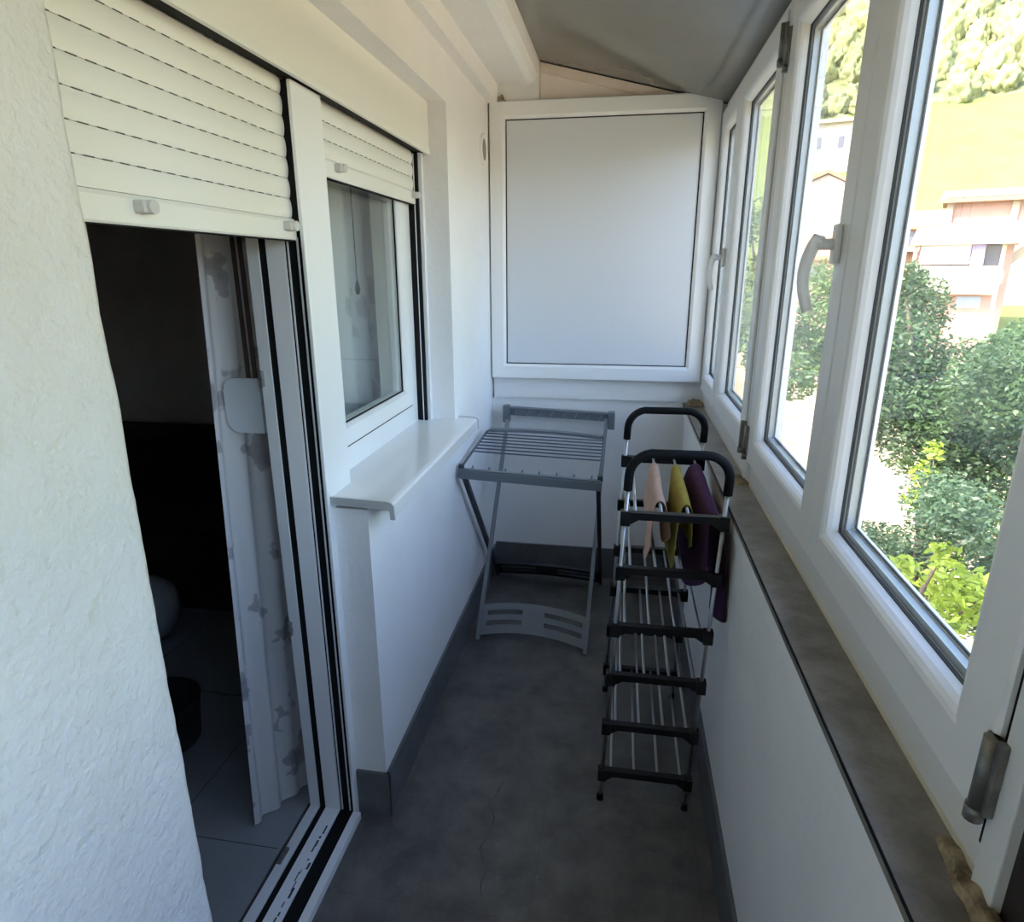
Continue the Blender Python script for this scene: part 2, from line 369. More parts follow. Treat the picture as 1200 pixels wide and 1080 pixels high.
D.part(strip_part(-0.757, -0.712, None, 1, False), 'outer_groove', black)
D.part(MB().box(-0.7275, -0.7245, 1.412, 1.44, 0.02, 1.62), 'guide_lip', pvc_in)
D.part(MB().box(-0.7515, -0.7485, 1.412, 1.44, 0.02, 1.62), 'guide_lip', pvc_in)
D.part(MB().box(-0.715, -0.692, 0.66, 1.41, 0.0, 0.022), 'threshold_edge', pvc)
D.part(MB().box(-0.715, -0.706, 1.408, 1.552, 0.0, 1.934, 0.002), 'door_post', pvc)
ds = MB(); random.seed(12)
for k in range(30):
    y = 0.68 + 0.022 * k + random.uniform(0, 0.01); ln = random.uniform(0.004, 0.03); xx = -0.772 + random.uniform(-0.006, 0.008)
    ds.box(xx, xx + random.uniform(0.002, 0.006), y, y + ln, 0.021, 0.0223)
D.part(ds, 'dirt_marks', mat('dark grime', (0.05, 0.06, 0.09), 0.9), mid)
D.part(MB().box(-0.850, -0.836, 1.21, 1.26, 0.020, 0.030, 0.003), 'lock_keeper', hingem)
for zz in (0.62, 1.30):
    k = MB().box(-0.852, -0.842, 1.400, 1.412, zz - 0.02, zz + 0.02, 0.002); k.tube([(-0.850, 1.402, zz), (-0.836, 1.396, zz + 0.004)], 0.004, 8)
    D.part(k, 'latch', hingem)
# window_3
B = Asm('window_3', 'white bedroom window beside the balcony door with half lowered shutter', 'window', (-0.76, 1.9, 0.99), kind='structure')
XF = -0.752
B.part(MB().box(-0.87, XF, 1.545, 2.305, 0.985, 1.070).box(-0.87, XF, 2.235, 2.305, 1.07, 1.95).box(-0.87, XF, 1.50, 1.56, 0.985, 1.95).box(-0.87, XF, 1.5, 2.3, 1.93, 2.0), 'window_frame', pvc)
sp = [(0.0, XF + 0.004), (0.003, XF + 0.008), (0.052, XF + 0.008), (0.060, XF - 0.004), (0.060, XF - 0.05), (0.0, XF - 0.05)]
sb = B.part(MB().ring('x', 1.555, 2.232, 1.073, 1.935, sp), 'sash', pvc)
B.part(MB().ring('x', 1.555, 2.232, 1.073, 1.935, [(0.058, XF - 0.009), (0.063, XF - 0.009), (0.063, XF - 0.0135), (0.058, XF - 0.0135)]).ring('x', 1.552, 2.236, 1.069, 1.94, [(0.0, XF + 0.001), (0.004, XF + 0.001), (0.004, XF + 0.003), (0.0, XF + 0.003)]), 'gasket', black, sb)
B.part(MB().quad((XF - 0.014, 1.61, 1.13), (XF - 0.014, 2.18, 1.13), (XF - 0.014, 2.18, 1.89), (XF - 0.014, 1.61, 1.89)).quad((XF - 0.03, 1.61, 1.13), (XF - 0.03, 2.18, 1.13), (XF - 0.03, 2.18, 1.89), (XF - 0.03, 1.61, 1.89)), 'glass_pane', glassd, sb)
gd = MB().box(-0.752, -0.716, 2.300, 2.336, 0.99, 1.94)
B.part(gd, 'shutter_guide', black)
B.part(MB().box(-0.730, -0.727, 2.298, 2.334, 0.99, 1.93), 'guide_lip', pvc)
B.part(MB().box(-0.718, -0.704, 2.312, 2.336, 0.99, 1.935), 'guide_cover', pvc)
ws = MB().prism([(-0.752, 1.000), (-0.556, 0.993), (-0.547, 0.991), (-0.541, 0.985), (-0.540, 0.952), (-0.548, 0.952), (-0.549, 0.978), (-0.752, 0.984)], 'y', 1.424, 2.395)
wsp = B.part(ws, 'window_sill', alu)
capm = mat('grey sill end', (0.52, 0.52, 0.50), 0.4)
for (ya, yb) in ((1.420, 1.426), (2.393, 2.399)):
    B.part(MB().prism([(-0.707, 1.002), (-0.556, 0.997), (-0.545, 0.994), (-0.538, 0.986), (-0.537, 0.950), (-0.549, 0.950), (-0.550, 0.974), (-0.707, 0.982)], 'y', ya, yb), 'end_cap', capm, wsp)
# shutter box and shutters
SB = struct(MB().box(-0.80, -0.681, 0.62, 2.336, 1.99, 2.10).box(-0.690, -0.681, 0.62, 2.336, 1.94, 1.99).box(-0.690, -0.678, 0.62, 2.336, 1.930, 1.952, 0.002), 'trim_7', shutm, 'ivory shutter box above the balcony door and bedroom window', 'shutter box')
MB().box(-0.7265, -0.6905, 0.62, 2.334, 1.9365, 1.942).build('slot', black, SB)  # black sheet stands in for the shade inside the shutter slot
slotm = mat('slot shadow grey', (0.10, 0.10, 0.09), 0.9)
stopm = mat('pale grey stop', (0.62, 0.61, 0.57), 0.5)
def shutter(y0, y1, zb, label, stops, loc):
    S = Asm('roller_shutter', label, 'roller shutter', loc, group=None)
    xm = -0.738; bar = 0.046; pitch = 0.0412
    mb = MB(); z = zb + bar
    while z < 1.93:
        z1 = min(z + pitch, 1.940); h = z1 - z; prof = []
        for k in range(9):
            t = k / 8; prof.append((xm + 0.0015 + 0.0052 * math.sin(PI * (0.05 + t * 0.9)) ** 0.6, z + 0.0005 + (h - 0.0010) * t))
        prof += [(xm - 0.006, z1 - 0.001), (xm - 0.006, z + 0.001)]
        mb.prism(prof, 'y', y0, y1)
        for q in range(int((y1 - y0) / 0.034)):            # light slots between the slats
            ya = y0 + 0.012 + q * 0.034
        z += pitch
    c = S.part(mb, 'slat_curtain', shutm)
    c.data.materials.append(slotm); hl = MB(); z = zb + bar + pitch
    while z < 1.93:
        for q in range(int((y1 - y0 - 0.03) / 0.034)):
            ya = y0 + 0.015 + q * 0.034
            hl.box(xm - 0.005, xm + 0.0036, ya, ya + 0.019, z - 0.0010, z + 0.0010)
        z += pitch
    bmesh.ops.translate(hl.bm, verts=hl.bm.verts[:], vec=-S.loc)
    for f in hl.bm.faces: f.material_index = 1
    hl.bm.from_mesh(c.data); hl.bm.to_mesh(c.data); hl.bm.free()
    b = S.part(MB().prism([(xm - 0.007, zb), (xm + 0.009, zb), (xm + 0.012, zb + 0.004), (xm + 0.012, zb + bar - 0.008), (xm + 0.008, zb + bar - 0.001), (xm - 0.007, zb + bar - 0.001)], 'y', y0, y1), 'bottom_bar', shutm)
    S.part(MB().box(xm - 0.004, xm + 0.0095, y0, y1, zb - 0.002, zb + 0.0005), 'seal', black, b)
    for ys in stops:
        st = MB().tube([(xm + 0.010, ys, zb + 0.028), (xm + 0.036, ys, zb + 0.028)], 0.0105, 16)
        st.box(xm + 0.010, xm + 0.030, ys - 0.016, ys, zb + 0.0185, zb + 0.0375, 0.003)
        S.part(st, 'stop', stopm, b)
shutter(0.66, 1.4145, 1.614, 'half raised ivory roller shutter above the open balcony door', (0.93, 1.375), (-0.738, 1.03, 1.614))
shutter(1.554, 2.322, 1.768, 'mostly raised ivory roller shutter over the bedroom window', (1.66, 2.275), (-0.738, 1.94, 1.768))

# ---------------------------------------------------------------- vent on the far left wall
V = Asm('wall_vent', 'small round white vent cover high on the far left wall', 'vent', (-0.616, 2.925, 2.04))
Mx = Matrix.Translation((-0.616, 2.925, 2.04)) @ Matrix.Rotation(PI / 2, 4, 'Y')
q = MB(); q.lathe([(0.062, -0.004), (0.062, 0.006), (0.056, 0.009), (0.046, 0.009), (0.044, 0.005)], (0, 0, 0)); bmesh.ops.transform(q.bm, matrix=Mx, verts=q.bm.verts[:])
V.part(q, 'cover', pvc)
q = MB(); q.lathe([(0.043, 0.004), (0.043, 0.0065)], (0, 0, 0)); bmesh.ops.transform(q.bm, matrix=Mx, verts=q.bm.verts[:])
V.part(q, 'grille', mat('grey vent mesh', (0.30, 0.29, 0.27), 0.7), )

# ---------------------------------------------------------------- dark room behind the door
rw = mat('dim brown room wall', (0.80, 0.69, 0.62), 0.9, var=0.1); rfm = mat('room floor tile', (0.34, 0.35, 0.36), 0.45, var=0.25, vscale=1.3)
rf = struct(MB().box(-5.0, -0.87, Y0, 3.5, -0.05, 0.004), 'floor_room', rfm, 'grey tiled floor of the dark room', 'floor')
jt = MB()
for (ax, v) in (('x', -1.22), ('x', -1.82), ('y', 1.27), ('y', 1.87)):
    if ax == 'x': jt.box(v - 0.0015, v + 0.0015, Y0, 3.4, 0.003, 0.0045)
    else: jt.box(-4.9, -0.88, v - 0.0015, v + 0.0015, 0.003, 0.0045)
jt.build('tile_joint', mat('grey grout', (0.09, 0.09, 0.09), 0.9), rf)
struct(MB().box(-5.0, -0.86, 3.40, 3.52, 0, 2.7), 'wall_room_far', rw, 'dim brown far wall of the dark room', 'wall')
struct(MB().box(-5.1, -4.9, Y0, 3.5, 0, 2.7), 'wall_room_left', rw, 'dim brown side wall of the dark room', 'wall')
struct(MB().box(-5.0, -0.87, Y0 - 0.1, Y0, 0, 2.7), 'wall_room_near', rw, 'dim brown near wall of the dark room', 'wall')
struct(MB().box(-5.0, -0.8, Y0, 3.5, 2.55, 2.68), 'ceiling_room', rw, 'ceiling of the dark room', 'ceiling')
sofam = mat('black sofa fabric', (0.012, 0.009, 0.010), 0.9, var=0.3, vscale=30)
S = Asm('sofa', 'low black sofa against the far wall of the dark room', 'sofa', (-2.3, 2.9, 0.004))
S.part(MB().box(-3.4, -1.2, 2.42, 3.34, 0.004, 0.22, 0.02), 'base', sofam)
for k in range(2): S.part(MB().box(-3.2 + 0.9 * k, -2.31 + 0.9 * k, 2.40, 3.12, 0.22, 0.40, 0.04), 'seat_cushion', sofam)
S.part(MB().box(-3.4, -1.2, 3.08, 3.37, 0.20, 0.68, 0.04), 'backrest', sofam)
for x in (-3.4, -1.4): S.part(MB().box(x, x + 0.2, 2.42, 3.3, 0.20, 0.52, 0.04), 'arm', sofam)
pf = MB().lathe([(0.02, 0.0), (0.12, 0.01), (0.150, 0.05), (0.162, 0.10), (0.162, 0.15), (0.150, 0.20), (0.11, 0.235), (0.02, 0.25)], (-2.03, 2.19, 0.004))
tag(pf.build('pouf', mat('pale grey vinyl', (0.42, 0.43, 0.42), 0.5)), 'pale grey rounded pouf half hidden by the rough wall edge', 'pouf')
bn = MB().lathe([(0.10, 0.0), (0.115, 0.01), (0.128, 0.15), (0.132, 0.165), (0.120, 0.165), (0.115, 0.14), (0.10, 0.02), (0.0, 0.018)], (-1.478, 1.60, 0.004))
BN = tag(bn.build('waste_bin', mat('black green plastic', (0.012, 0.02, 0.018), 0.35)), 'small dark green round bin on the room floor by the wall edge', 'bin')

# curtains
def curtain_mat(name, base, leaf, vs):
    M = mat(name, base, 0.9); t = M.node_tree; b = t.nodes['Principled BSDF']; tc = [n for n in t.nodes if n.type == 'TEX_COORD'][0]
    mp = t.nodes.new('ShaderNodeMapping'); mp.inputs['Scale'].default_value = (9, 9, 6); mp.inputs['Rotation'].default_value = (0.7, 0.2, 0)
    ns = t.nodes.new('ShaderNodeTexNoise'); ns.inputs['Scale'].default_value = 11; ns.inputs['Detail'].default_value = 3
    ad = t.nodes.new('ShaderNodeMixRGB'); ad.blend_type = 'LINEAR_LIGHT'; ad.inputs[0].default_value = 0.10
    vo = t.nodes.new('ShaderNodeTexVoronoi'); vo.inputs['Scale'].default_value = 1.35 * vs
    t.links.new(tc.outputs['Object'], ns.inputs['Vector']); t.links.new(tc.outputs['Object'], ad.inputs[1]); t.links.new(ns.outputs['Color'], ad.inputs[2])
    r = t.nodes.new('ShaderNodeValToRGB'); r.color_ramp.elements[0].position = 0.0; r.color_ramp.elements[1].position = 0.50
    r.color_ramp.elements[0].color = (*[c * 0.7 for c in leaf], 1); r.color_ramp.elements[1].color = (*base, 1)
    e = r.color_ramp.elements.new(0.40); e.color = (*leaf, 1); e = r.color_ramp.elements.new(0.45); e.color = (*base, 1)
    gt = t.nodes.new('ShaderNodeMath'); gt.operation = 'GREATER_THAN'; gt.inputs[1].default_value = 0.40
    mx = t.nodes.new('ShaderNodeMixRGB'); mx.inputs[1].default_value = (*base, 1)
    sx = t.nodes.new('ShaderNodeSeparateColor')
    t.links.new(ad.outputs[0], mp.inputs[0]); t.links.new(mp.outputs[0], vo.inputs['Vector'])
    t.links.new(vo.outputs['Distance'], r.inputs[0]); t.links.new(vo.outputs['Color'], sx.inputs[0]); t.links.new(sx.outputs[0], gt.inputs[0])
    t.links.new(gt.outputs[0], mx.inputs[0]); t.links.new(r.outputs[0], mx.inputs[2]); t.links.new(mx.outputs[0], b.inputs['Base Color'])
    tr = t.nodes.new('ShaderNodeBsdfTranslucent'); ms = t.nodes.new('ShaderNodeMixShader'); ms.inputs[0].default_value = 0.25
    t.links.new(mx.outputs[0], tr.inputs[0]); t.links.new(b.outputs[0], ms.inputs[1]); t.links.new(tr.outputs[0], ms.inputs[2])
    t.links.new(ms.outputs[0], t.nodes['Material Output'].inputs[0])
    return M
def curtain(y0t, y1t, y0b, y1b, x, z0, z1, amp, folds, ph=0, dx=0.0):
    mb = MB(); nu, nv = 90, 30; g = []
    for j in range(nv + 1):
        t = j / nv; z = z0 + (z1 - z0) * t; row = []
        ya, yb = y0b + (y0t - y0b) * t, y1b + (y1t - y1b) * t
        for i in range(nu + 1):
            u = i / nu
            row.append(mb.bm.verts.new((x + dx * u + amp * math.sin(2 * PI * folds * u + ph + 0.5 * math.sin(3 * t)) * (0.75 + 0.25 * math.sin(5 * u + 2 * t)), ya + (yb - ya) * u, z)))
        g.append(row)
    for j in range(nv):
        for i in range(nu):
            f = mb.bm.faces.new((g[j][i], g[j][i + 1], g[j + 1][i + 1], g[j + 1][i])); f.smooth = True
    return mb
cmat = curtain_mat('leaf print curtain', (0.68, 0.66, 0.65), (0.43, 0.41, 0.42), 1.0)
tag(curtain(1.44, 1.64, 1.325, 1.50, -0.985, 0.012, 2.10, 0.010, 3, 0.6, 0.085).build('curtain', cmat), 'long leaf patterned curtain hanging beside the open balcony door', 'curtain')
tag(curtain(1.66, 2.75, 1.66, 2.70, -0.935, 0.30, 2.10, 0.024, 7, 1.0).build('curtain', curtain_mat('pale sheer curtain', (0.86, 0.87, 0.84), (0.72, 0.74, 0.72), 0.7)), 'pale grey curtain hanging in folds behind the bedroom window', 'curtain')
WD = Asm('strap_winder', 'rounded white shutter strap winder beside the patterned curtain', 'winder', (-0.87, 1.44, 1.165))
pts = []
for (cx, cz_, a0) in ((-0.9345, 1.262, 90), (-0.9345, 1.192, 180)):
    for k in range(7):
        a = math.radians(a0 + 15 * k); pts.append((cx + 0.034 * math.cos(a), cz_ + 0.034 * math.sin(a)))
q = MB().prism(pts + [(-0.870, 1.158), (-0.870, 1.296)], 'y', 1.430, 1.452)
WD.part(q, 'case', mat('white winder plastic', (0.62, 0.64, 0.67), 0.4))
stp = mat('brown strap', (0.05, 0.03, 0.025), 0.9)
for xx in (-0.901, -0.883): WD.part(MB().box(xx - 0.005, xx + 0.005, 1.437, 1.441, 1.296, 2.15), 'strap', stp)
PC = Asm('pull_cord', 'thin dark pull cord with a knob hanging behind the bedroom window', 'cord', (-0.90, 2.155, 1.49))
PC.part(MB().tube([(-0.90, 2.155, 1.50), (-0.90, 2.15, 1.95)], 0.002, 6), 'cord', black)
PC.part(MB().lathe([(0.002, 0.03), (0.006, 0.02), (0.009, 0.0), (0.006, -0.015), (0.001, -0.018)], (-0.90, 2.155, 1.487), 12), 'knob', black)
# ---------------------------------------------------------------- grey folding table airer
T = Asm('drying_rack', 'grey folding drying rack with crossed legs in the far left corner', 'drying rack', (-0.32, 2.7, 0.0))
def bar(p, q, w, h, upv=(0, 0, 1), mb=None):
    """rectangular bar between two points"""
    mb = mb or MB(); p, q = Vector(p), Vector(q); d = (q - p).normalized(); upv = Vector(upv)
    s = d.cross(upv).normalized(); u = s.cross(d).normalized(); vv = []
    for c in (p, q):
        for (a, b) in ((-1, -1), (1, -1), (1, 1), (-1, 1)): vv.append(mb.bm.verts.new(c + s * (a * w / 2) + u * (b * h / 2)))
    for f in ((0, 1, 2, 3), (7, 6, 5, 4), (0, 4, 5, 1), (1, 5, 6, 2), (2, 6, 7, 3), (3, 7, 4, 0)): mb.bm.faces.new([vv[i] for i in f])
    return mb
FL, FR = Vector((-0.557, 2.392, 0.004)), Vector((-0.090, 2.352, 0.004))       # feet of the inner frame
TL, TR = Vector((-0.528, 3.03, 0.872)), Vector((-0.050, 3.01, 0.862))
BL, BR = Vector((-0.585, 3.030, 0.004)), Vector((-0.046, 3.005, 0.004))       # feet of the outer frame
GL, GR = Vector((-0.588, 2.335, 0.780)), Vector((-0.058, 2.290, 0.775))
T.part(bar(FL, TL, 0.024, 0.016, (1, 0, 0)), 'leg', greyl); T.part(bar(FR, TR, 0.024, 0.016, (1, 0, 0)), 'leg', greyl)
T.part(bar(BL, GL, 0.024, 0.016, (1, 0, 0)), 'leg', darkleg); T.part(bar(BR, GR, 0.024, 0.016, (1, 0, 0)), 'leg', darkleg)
def foot_panel(L0, R0, L1, R1, mt):
    """arched board with four slots between two legs; L0,R0 low ends, L1,R1 upper direction"""
    mb = MB(); dl, dr = (L1 - L0).normalized(), (R1 - R0).normalized(); N = 48; rows = [0, .28, .44, .62, .78, 1]
    nrm = (R0 - L0).cross(dl).normalized() * 0.006; V = {}
    for i in range(N + 1):
        s = i / N; arch = 4 * s * (1 - s)
        for j, qv in enumerate(rows):
            lo, hi = 0.018 + 0.032 * arch, 0.150 + 0.028 * arch
            t = lo + (hi - lo) * qv
            p = L0.lerp(R0, s) + dl.lerp(dr, s) * t
            for k in (0, 1): V[i, j, k] = mb.bm.verts.new(p + nrm * (1 if k else -1))
    hole = lambda i, j: j in (1, 3) and (0.07 <= (i + .5) / N <= 0.40 or 0.60 <= (i + .5) / N <= 0.95)
    for i in range(N):
        for j in range(5):
            if hole(i, j): continue
            mb.bm.faces.new((V[i, j, 0], V[i + 1, j, 0], V[i + 1, j + 1, 0], V[i, j + 1, 0])); mb.bm.faces.new((V[i, j, 1], V[i, j + 1, 1], V[i + 1, j + 1, 1], V[i + 1, j, 1]))
            for (ni, nj, a, b) in ((i - 1, j, (i, j), (i, j + 1)), (i + 1, j, (i + 1, j), (i + 1, j + 1)), (i, j - 1, (i, j), (i + 1, j)), (i, j + 1, (i, j + 1), (i + 1, j + 1))):
                if not (0 <= ni < N and 0 <= nj < 5) or hole(ni, nj):
                    mb.bm.faces.new((V[a[0], a[1], 0], V[b[0], b[1], 0], V[b[0], b[1], 1], V[a[0], a[1], 1]))
    return T.part(mb, 'foot_panel', mt)
foot_panel(FL, FR, TL, TR, greyl)
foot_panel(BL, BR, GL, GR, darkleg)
fb = bar((-0.606, 2.327, 0.785), (-0.045, 2.277, 0.779), 0.030, 0.040); bmesh.ops.bevel(fb.bm, geom=fb.bm.edges[:], offset=0.006, segments=2, affect='EDGES')
tk = fb
for k in range(8):
    s = 0.08 + 0.84 * k / 7; p = Vector((-0.606, 2.327, 0.785)).lerp(Vector((-0.045, 2.277, 0.779)), s)
    bar(p + Vector((0, 0.014, 0.0)), p + Vector((0.006, 0.042, 0.018)), 0.004, 0.010, mb=tk)
fbo = T.part(fb, 'front_bar', greyp)
rb = bar((-0.545, 3.034, 0.885), (-0.020, 3.012, 0.872), 0.024, 0.032)
tk = rb
for k in range(8):
    s = 0.12 + 0.78 * k / 7; p = Vector((-0.545, 3.034, 0.885)).lerp(Vector((-0.020, 3.012, 0.872)), s)
    bar(p + Vector((-0.012, -0.034, -0.006)), p + Vector((0.006, -0.006, 0.022)), 0.004, 0.008, mb=tk)
rbo = T.part(rb, 'rear_bar', greyp)
T.part(bar((-0.545, 3.034, 0.905), (-0.020, 3.012, 0.892), 0.036, 0.006), 'bar_rim', greyp, rbo)
for p in (Vector((-0.535, 3.03, 0.885)), Vector((-0.026, 3.01, 0.872))):
    T.part(MB().box(p.x - 0.016, p.x + 0.016, p.y - 0.03, p.y + 0.014, p.z - 0.05, p.z + 0.032, 0.004), 'bracket', greyp, rbo)
# wire shelf folded in from the front bar
RL = [Vector((-0.596, 2.335, 0.806)), Vector((-0.592, 2.36, 0.814)), Vector((-0.578, 2.74, 0.850)), Vector((-0.566, 2.765, 0.853))]
RR = [Vector((-0.052, 2.290, 0.802)), Vector((-0.054, 2.315, 0.812)), Vector((-0.050, 2.70, 0.846)), Vector((-0.060, 2.725, 0.849))]
T.part(MB().tube(RL, 0.0055, 10), 'side_rod', greyd); T.part(MB().tube(RR, 0.0055, 10), 'side_rod', greyd)
arc = []
for k in range(17):
    s = k / 16; p = RL[3].lerp(RR[3], s); arc.append(p + Vector((0, 0.035 * 4 * s * (1 - s), 0.0)))
am = MB()
for k in range(16): bar(arc[k], arc[k + 1], 0.034, 0.012, mb=am)
T.part(am, 'curved_bar', greyp)
for k in range(7):
    s = 0.36 + 0.60 * k / 6
    a = RL[1].lerp(RL[2], s); b = RR[1].lerp(RR[2], s)
    T.part(MB().tube([a, b], 0.0032, 8), 'wire', greyd)
for (p, nm) in ((RL[0], 1), (RR[0], -1)):
    T.part(MB().box(p.x - 0.010, p.x + 0.010, p.y - 0.012, p.y + 0.014, p.z - 0.010, p.z + 0.012, 0.003), 'clip', darkleg)

# ---------------------------------------------------------------- tower airer
K = Asm('clothes_airer', 'narrow black and silver tower airer with six tiers of rods by the parapet', 'clothes airer', (0.13, 1.86, 0.0))
lean = 0.036
def TP(x, y, z): return Vector((x + lean * z, y, z))
YF, YR = 1.60, 2.13; XL, XR = 0.0, 0.250
LV = [0.099, 0.266, 0.434, 0.593, 0.768, 0.927]
for yy in (YF, YR):
    for xx in (XL, XR):
        K.part(MB().tube([TP(xx, yy, 0.018), TP(xx, yy, 1.03)], 0.0056, 10), 'post', steel)
        K.part(MB().tube([TP(xx, yy, 0.0), TP(xx, yy, 0.020)], [0.011, 0.009], 12), 'foot', blackp)
    pts = [TP(XL, yy, 1.00), TP(XL, yy, 1.04)]
    for k in range(1, 8):
        a = PI - PI / 2 * k / 8; pts.append(TP(XL + 0.062 + 0.062 * math.cos(a), yy, 1.04 + 0.062 * math.sin(a)))
    for k in range(9):
        a = PI / 2 - PI / 2 * k / 8; pts.append(TP(XR - 0.062 + 0.062 * math.cos(a), yy, 1.04 + 0.062 * math.sin(a)))
    pts.append(TP(XR, yy, 1.00))
    K.part(MB().tube(pts, 0.0120, 14), 'handle', foam)
    for z in LV:
        mb = MB(); a, b = TP(XL - 0.011, yy, z + 0.004), TP(XR + 0.011, yy, z + 0.004)
        bar(a, b, 0.020, 0.020, mb=mb)
        for (xx, sg) in ((XL, 1), (XR, -1)):
            c = TP(xx, yy, z)
            mb.box(c.x - 0.013, c.x + 0.013, yy - 0.013, yy + 0.013, z - 0.024, z + 0.016, 0.002)
            mb.prism([(c.x + sg * 0.012, z - 0.020), (c.x + sg * 0.034, z - 0.006), (c.x + sg * 0.012, z - 0.004)], 'y', yy - 0.010, yy + 0.010)
        K.part(mb, 'crossbar', blackp)
RODX = [0.025, 0.093, 0.162, 0.228]
for z in LV:
    for xx in RODX:
        K.part(MB().tube([TP(xx, YF, z + 0.008), TP(xx, YR, z + 0.008)], 0.0041, 8), 'rod', steel)

# cloths on the top tier
def cloth(name, label, mt, xr, y0, y1, zr, dl, dr, hem, spread, seed, hemr=None, gap=0.0085, close=1.0):
    mb = MB(); nv, ns = 26, 40; g = []
    for j in range(nv + 1):
        v = j / nv; y = y0 + (y1 - y0) * v; row = []
        L, Rr = dl * hem(v), dr * (hemr or hem)(v); tot = L + Rr
        for i in range(ns + 1):
            s = i / ns * tot - L                                   # signed length from the ridge
            side = -1 if s < 0 else 1; a = abs(s); t = a / max(L if side < 0 else Rr, 1e-4)
            if a < 0.014:
                th = a / 0.014 * PI / 2; x = side * gap * math.sin(th); z = zr + gap * math.cos(th) - 0.0
            else:
                x = side * (gap + spread[0 if side < 0 else 1] * (t ** 0.6) * ((close + (1 - close) * v) if side < 0 else 1)); z = zr - (a - 0.014)
            w = 0.011 * t * noise.noise((v * 3.2 + seed, s * 6, seed * 1.7)) + 0.006 * t * math.sin(9 * v + seed)
            yy = y + 0.028 * t * noise.noise((s * 5, v * 2, seed + 9))
            row.append(mb.bm.verts.new((xr + x + w + lean * 0, yy, z)))
        g.append(row)
    for j in range(nv):
        for i in range(ns):
            f = mb.bm.faces.new((g[j][i], g[j][i + 1], g[j + 1][i + 1], g[j + 1][i])); f.smooth = True
    o = mb.build(name, mt)
    md = o.modifiers.new('thickness', 'SOLIDIFY'); md.thickness = 0.0028; md.offset = 1
    sd = o.modifiers.new('smooth', 'SUBSURF'); sd.levels = 1; sd.render_levels = 1
    return tag(o, label, 'cloth')
def fabric(n, c): return mat(n, c, 0.95, var=0.18, vscale=25, bump=0.3, bscale=300, trans=0.12)
xr = lambda x: x + lean * 0.935
cloth('cloth', 'pale peach cleaning cloth hung over the second rod of the tower airer', fabric('peach cloth', (0.76, 0.50, 0.38)), xr(RODX[1]), 1.68, 2.05, 0.936, 0.225, 0.17, lambda v: 0.62 + 0.5 * math.sin(PI * v) , (0.012, 0.014), 1.3)
cloth('cloth', 'mustard yellow cleaning cloth hung between the peach and purple ones', fabric('yellow cloth', (0.50, 0.40, 0.07)), xr(RODX[2]), 1.66, 2.04, 0.936, 0.24, 0.17, lambda v: 0.60 + 0.5 * math.sin(PI * (v * 0.8 + 0.1)), (0.012, 0.016), 4.1)
cloth('cloth', 'large dark purple towel hung on the rod nearest the parapet', fabric('purple towel', (0.075, 0.018, 0.075)), xr(RODX[3]), 1.612, 2.07, 0.936, 0.28, 0.37, lambda v: 0.70 + 0.40 * math.sin(PI * v), (0.052, 0.040), 7.4, lambda v: 0.85 + 0.22 * math.sin(PI * v), close=0.15)

# ---------------------------------------------------------------- outside
GZ = -6.5
gm = mat('dry sunny ground', (0.36, 0.25, 0.17), 0.95, col2=(0.29, 0.27, 0.12), vscale=0.12)
struct(MB().quad((0.9, -60, GZ), (90, -60, GZ), (110, 110, GZ), (-40, 110, GZ), (-40, 3.6, GZ), (0.9, 3.6, GZ)), 'ground', gm, 'sunny ground far below the balcony', 'ground')
struct(MB().box(-5.2, 0.50, Y0 - 0.3, 3.6, GZ, -0.2), 'wall_house', plaster, 'house storeys below the balcony', 'house wall')
# hill
def hill_z(x, y):
    s = math.hypot(x, y); b = math.atan2(x, y)
    z = GZ
    if s > 70: z += (s - 70) * 0.45
    if s > 100: z += (s - 100) * 0.16
    return z + 3 * noise.noise((x * 0.02, y * 0.02, 0.3)) * min(1, max(0, (s - 70) / 30))
hm = MB(); g = []
for i in range(41):
    s = 68 + 9 * i; row = []
    for j in range(41):
        b = math.radians(-35 + 3.0 * j); x, y = s * math.sin(b), s * math.cos(b)
        row.append(hm.bm.verts.new((x, y, hill_z(x, y) - (0.3 if i == 0 else 0))))
    g.append(row)
for i in range(40):
    for j in range(40):
        f = hm.bm.faces.new((g[i][j], g[i + 1][j], g[i + 1][j + 1], g[i][j + 1])); f.material_index = 1 if i >= 7 else 0
hillo = struct(hm, 'hillside', mat('hillside grass', (0.155, 0.19, 0.048), 0.95, col2=(0.105, 0.14, 0.036), vscale=0.35), 'steep sunny grass hillside beyond the houses', 'hill')
hillo.data.materials.append(mat('hill undergrowth and canopy shade', (0.21, 0.23, 0.09), 0.95, col2=(0.12, 0.14, 0.06), vscale=0.5, bump=1.0, bscale=1.5, bdist=0.4))  # tone stands for undergrowth and for canopy shade in gaps between crowns
def crown(seed, mt):
    bm = bmesh.new(); bmesh.ops.create_icosphere(bm, subdivisions=4, radius=1.0)
    for v in bm.verts:
        n = v.co.normalized(); d = 1 + 0.42 * noise.noise(n * 2.1 + Vector((seed, 0, 0))) + 0.22 * noise.noise(n * 5.5 + Vector((0, seed, 0))) + 0.20 * noise.noise(n * 15 + Vector((0, 0, seed)))
        v.co = Vector((n.x * d, n.y * d, n.z * d * 1.15 + 0.75))
    mb = MB(); mb.add(bm)
    return mb
fmats = [mat('hill foliage', c, 0.9, col2=d, vscale=7, bump=1.0, bscale=11, bdist=0.10) for (c, d) in (((0.32, 0.32, 0.13), (0.22, 0.24, 0.10)), ((0.38, 0.38, 0.14), (0.27, 0.28, 0.11)), ((0.26, 0.27, 0.12), (0.18, 0.20, 0.09)))]
protos = []
def put(o, first, x, y, r, rz, k):
    o.location = (x, y, hill_z(x, y) - 0.3 * r); o.scale = (r, r, r * k); o.rotation_euler = (0, 0, rz)
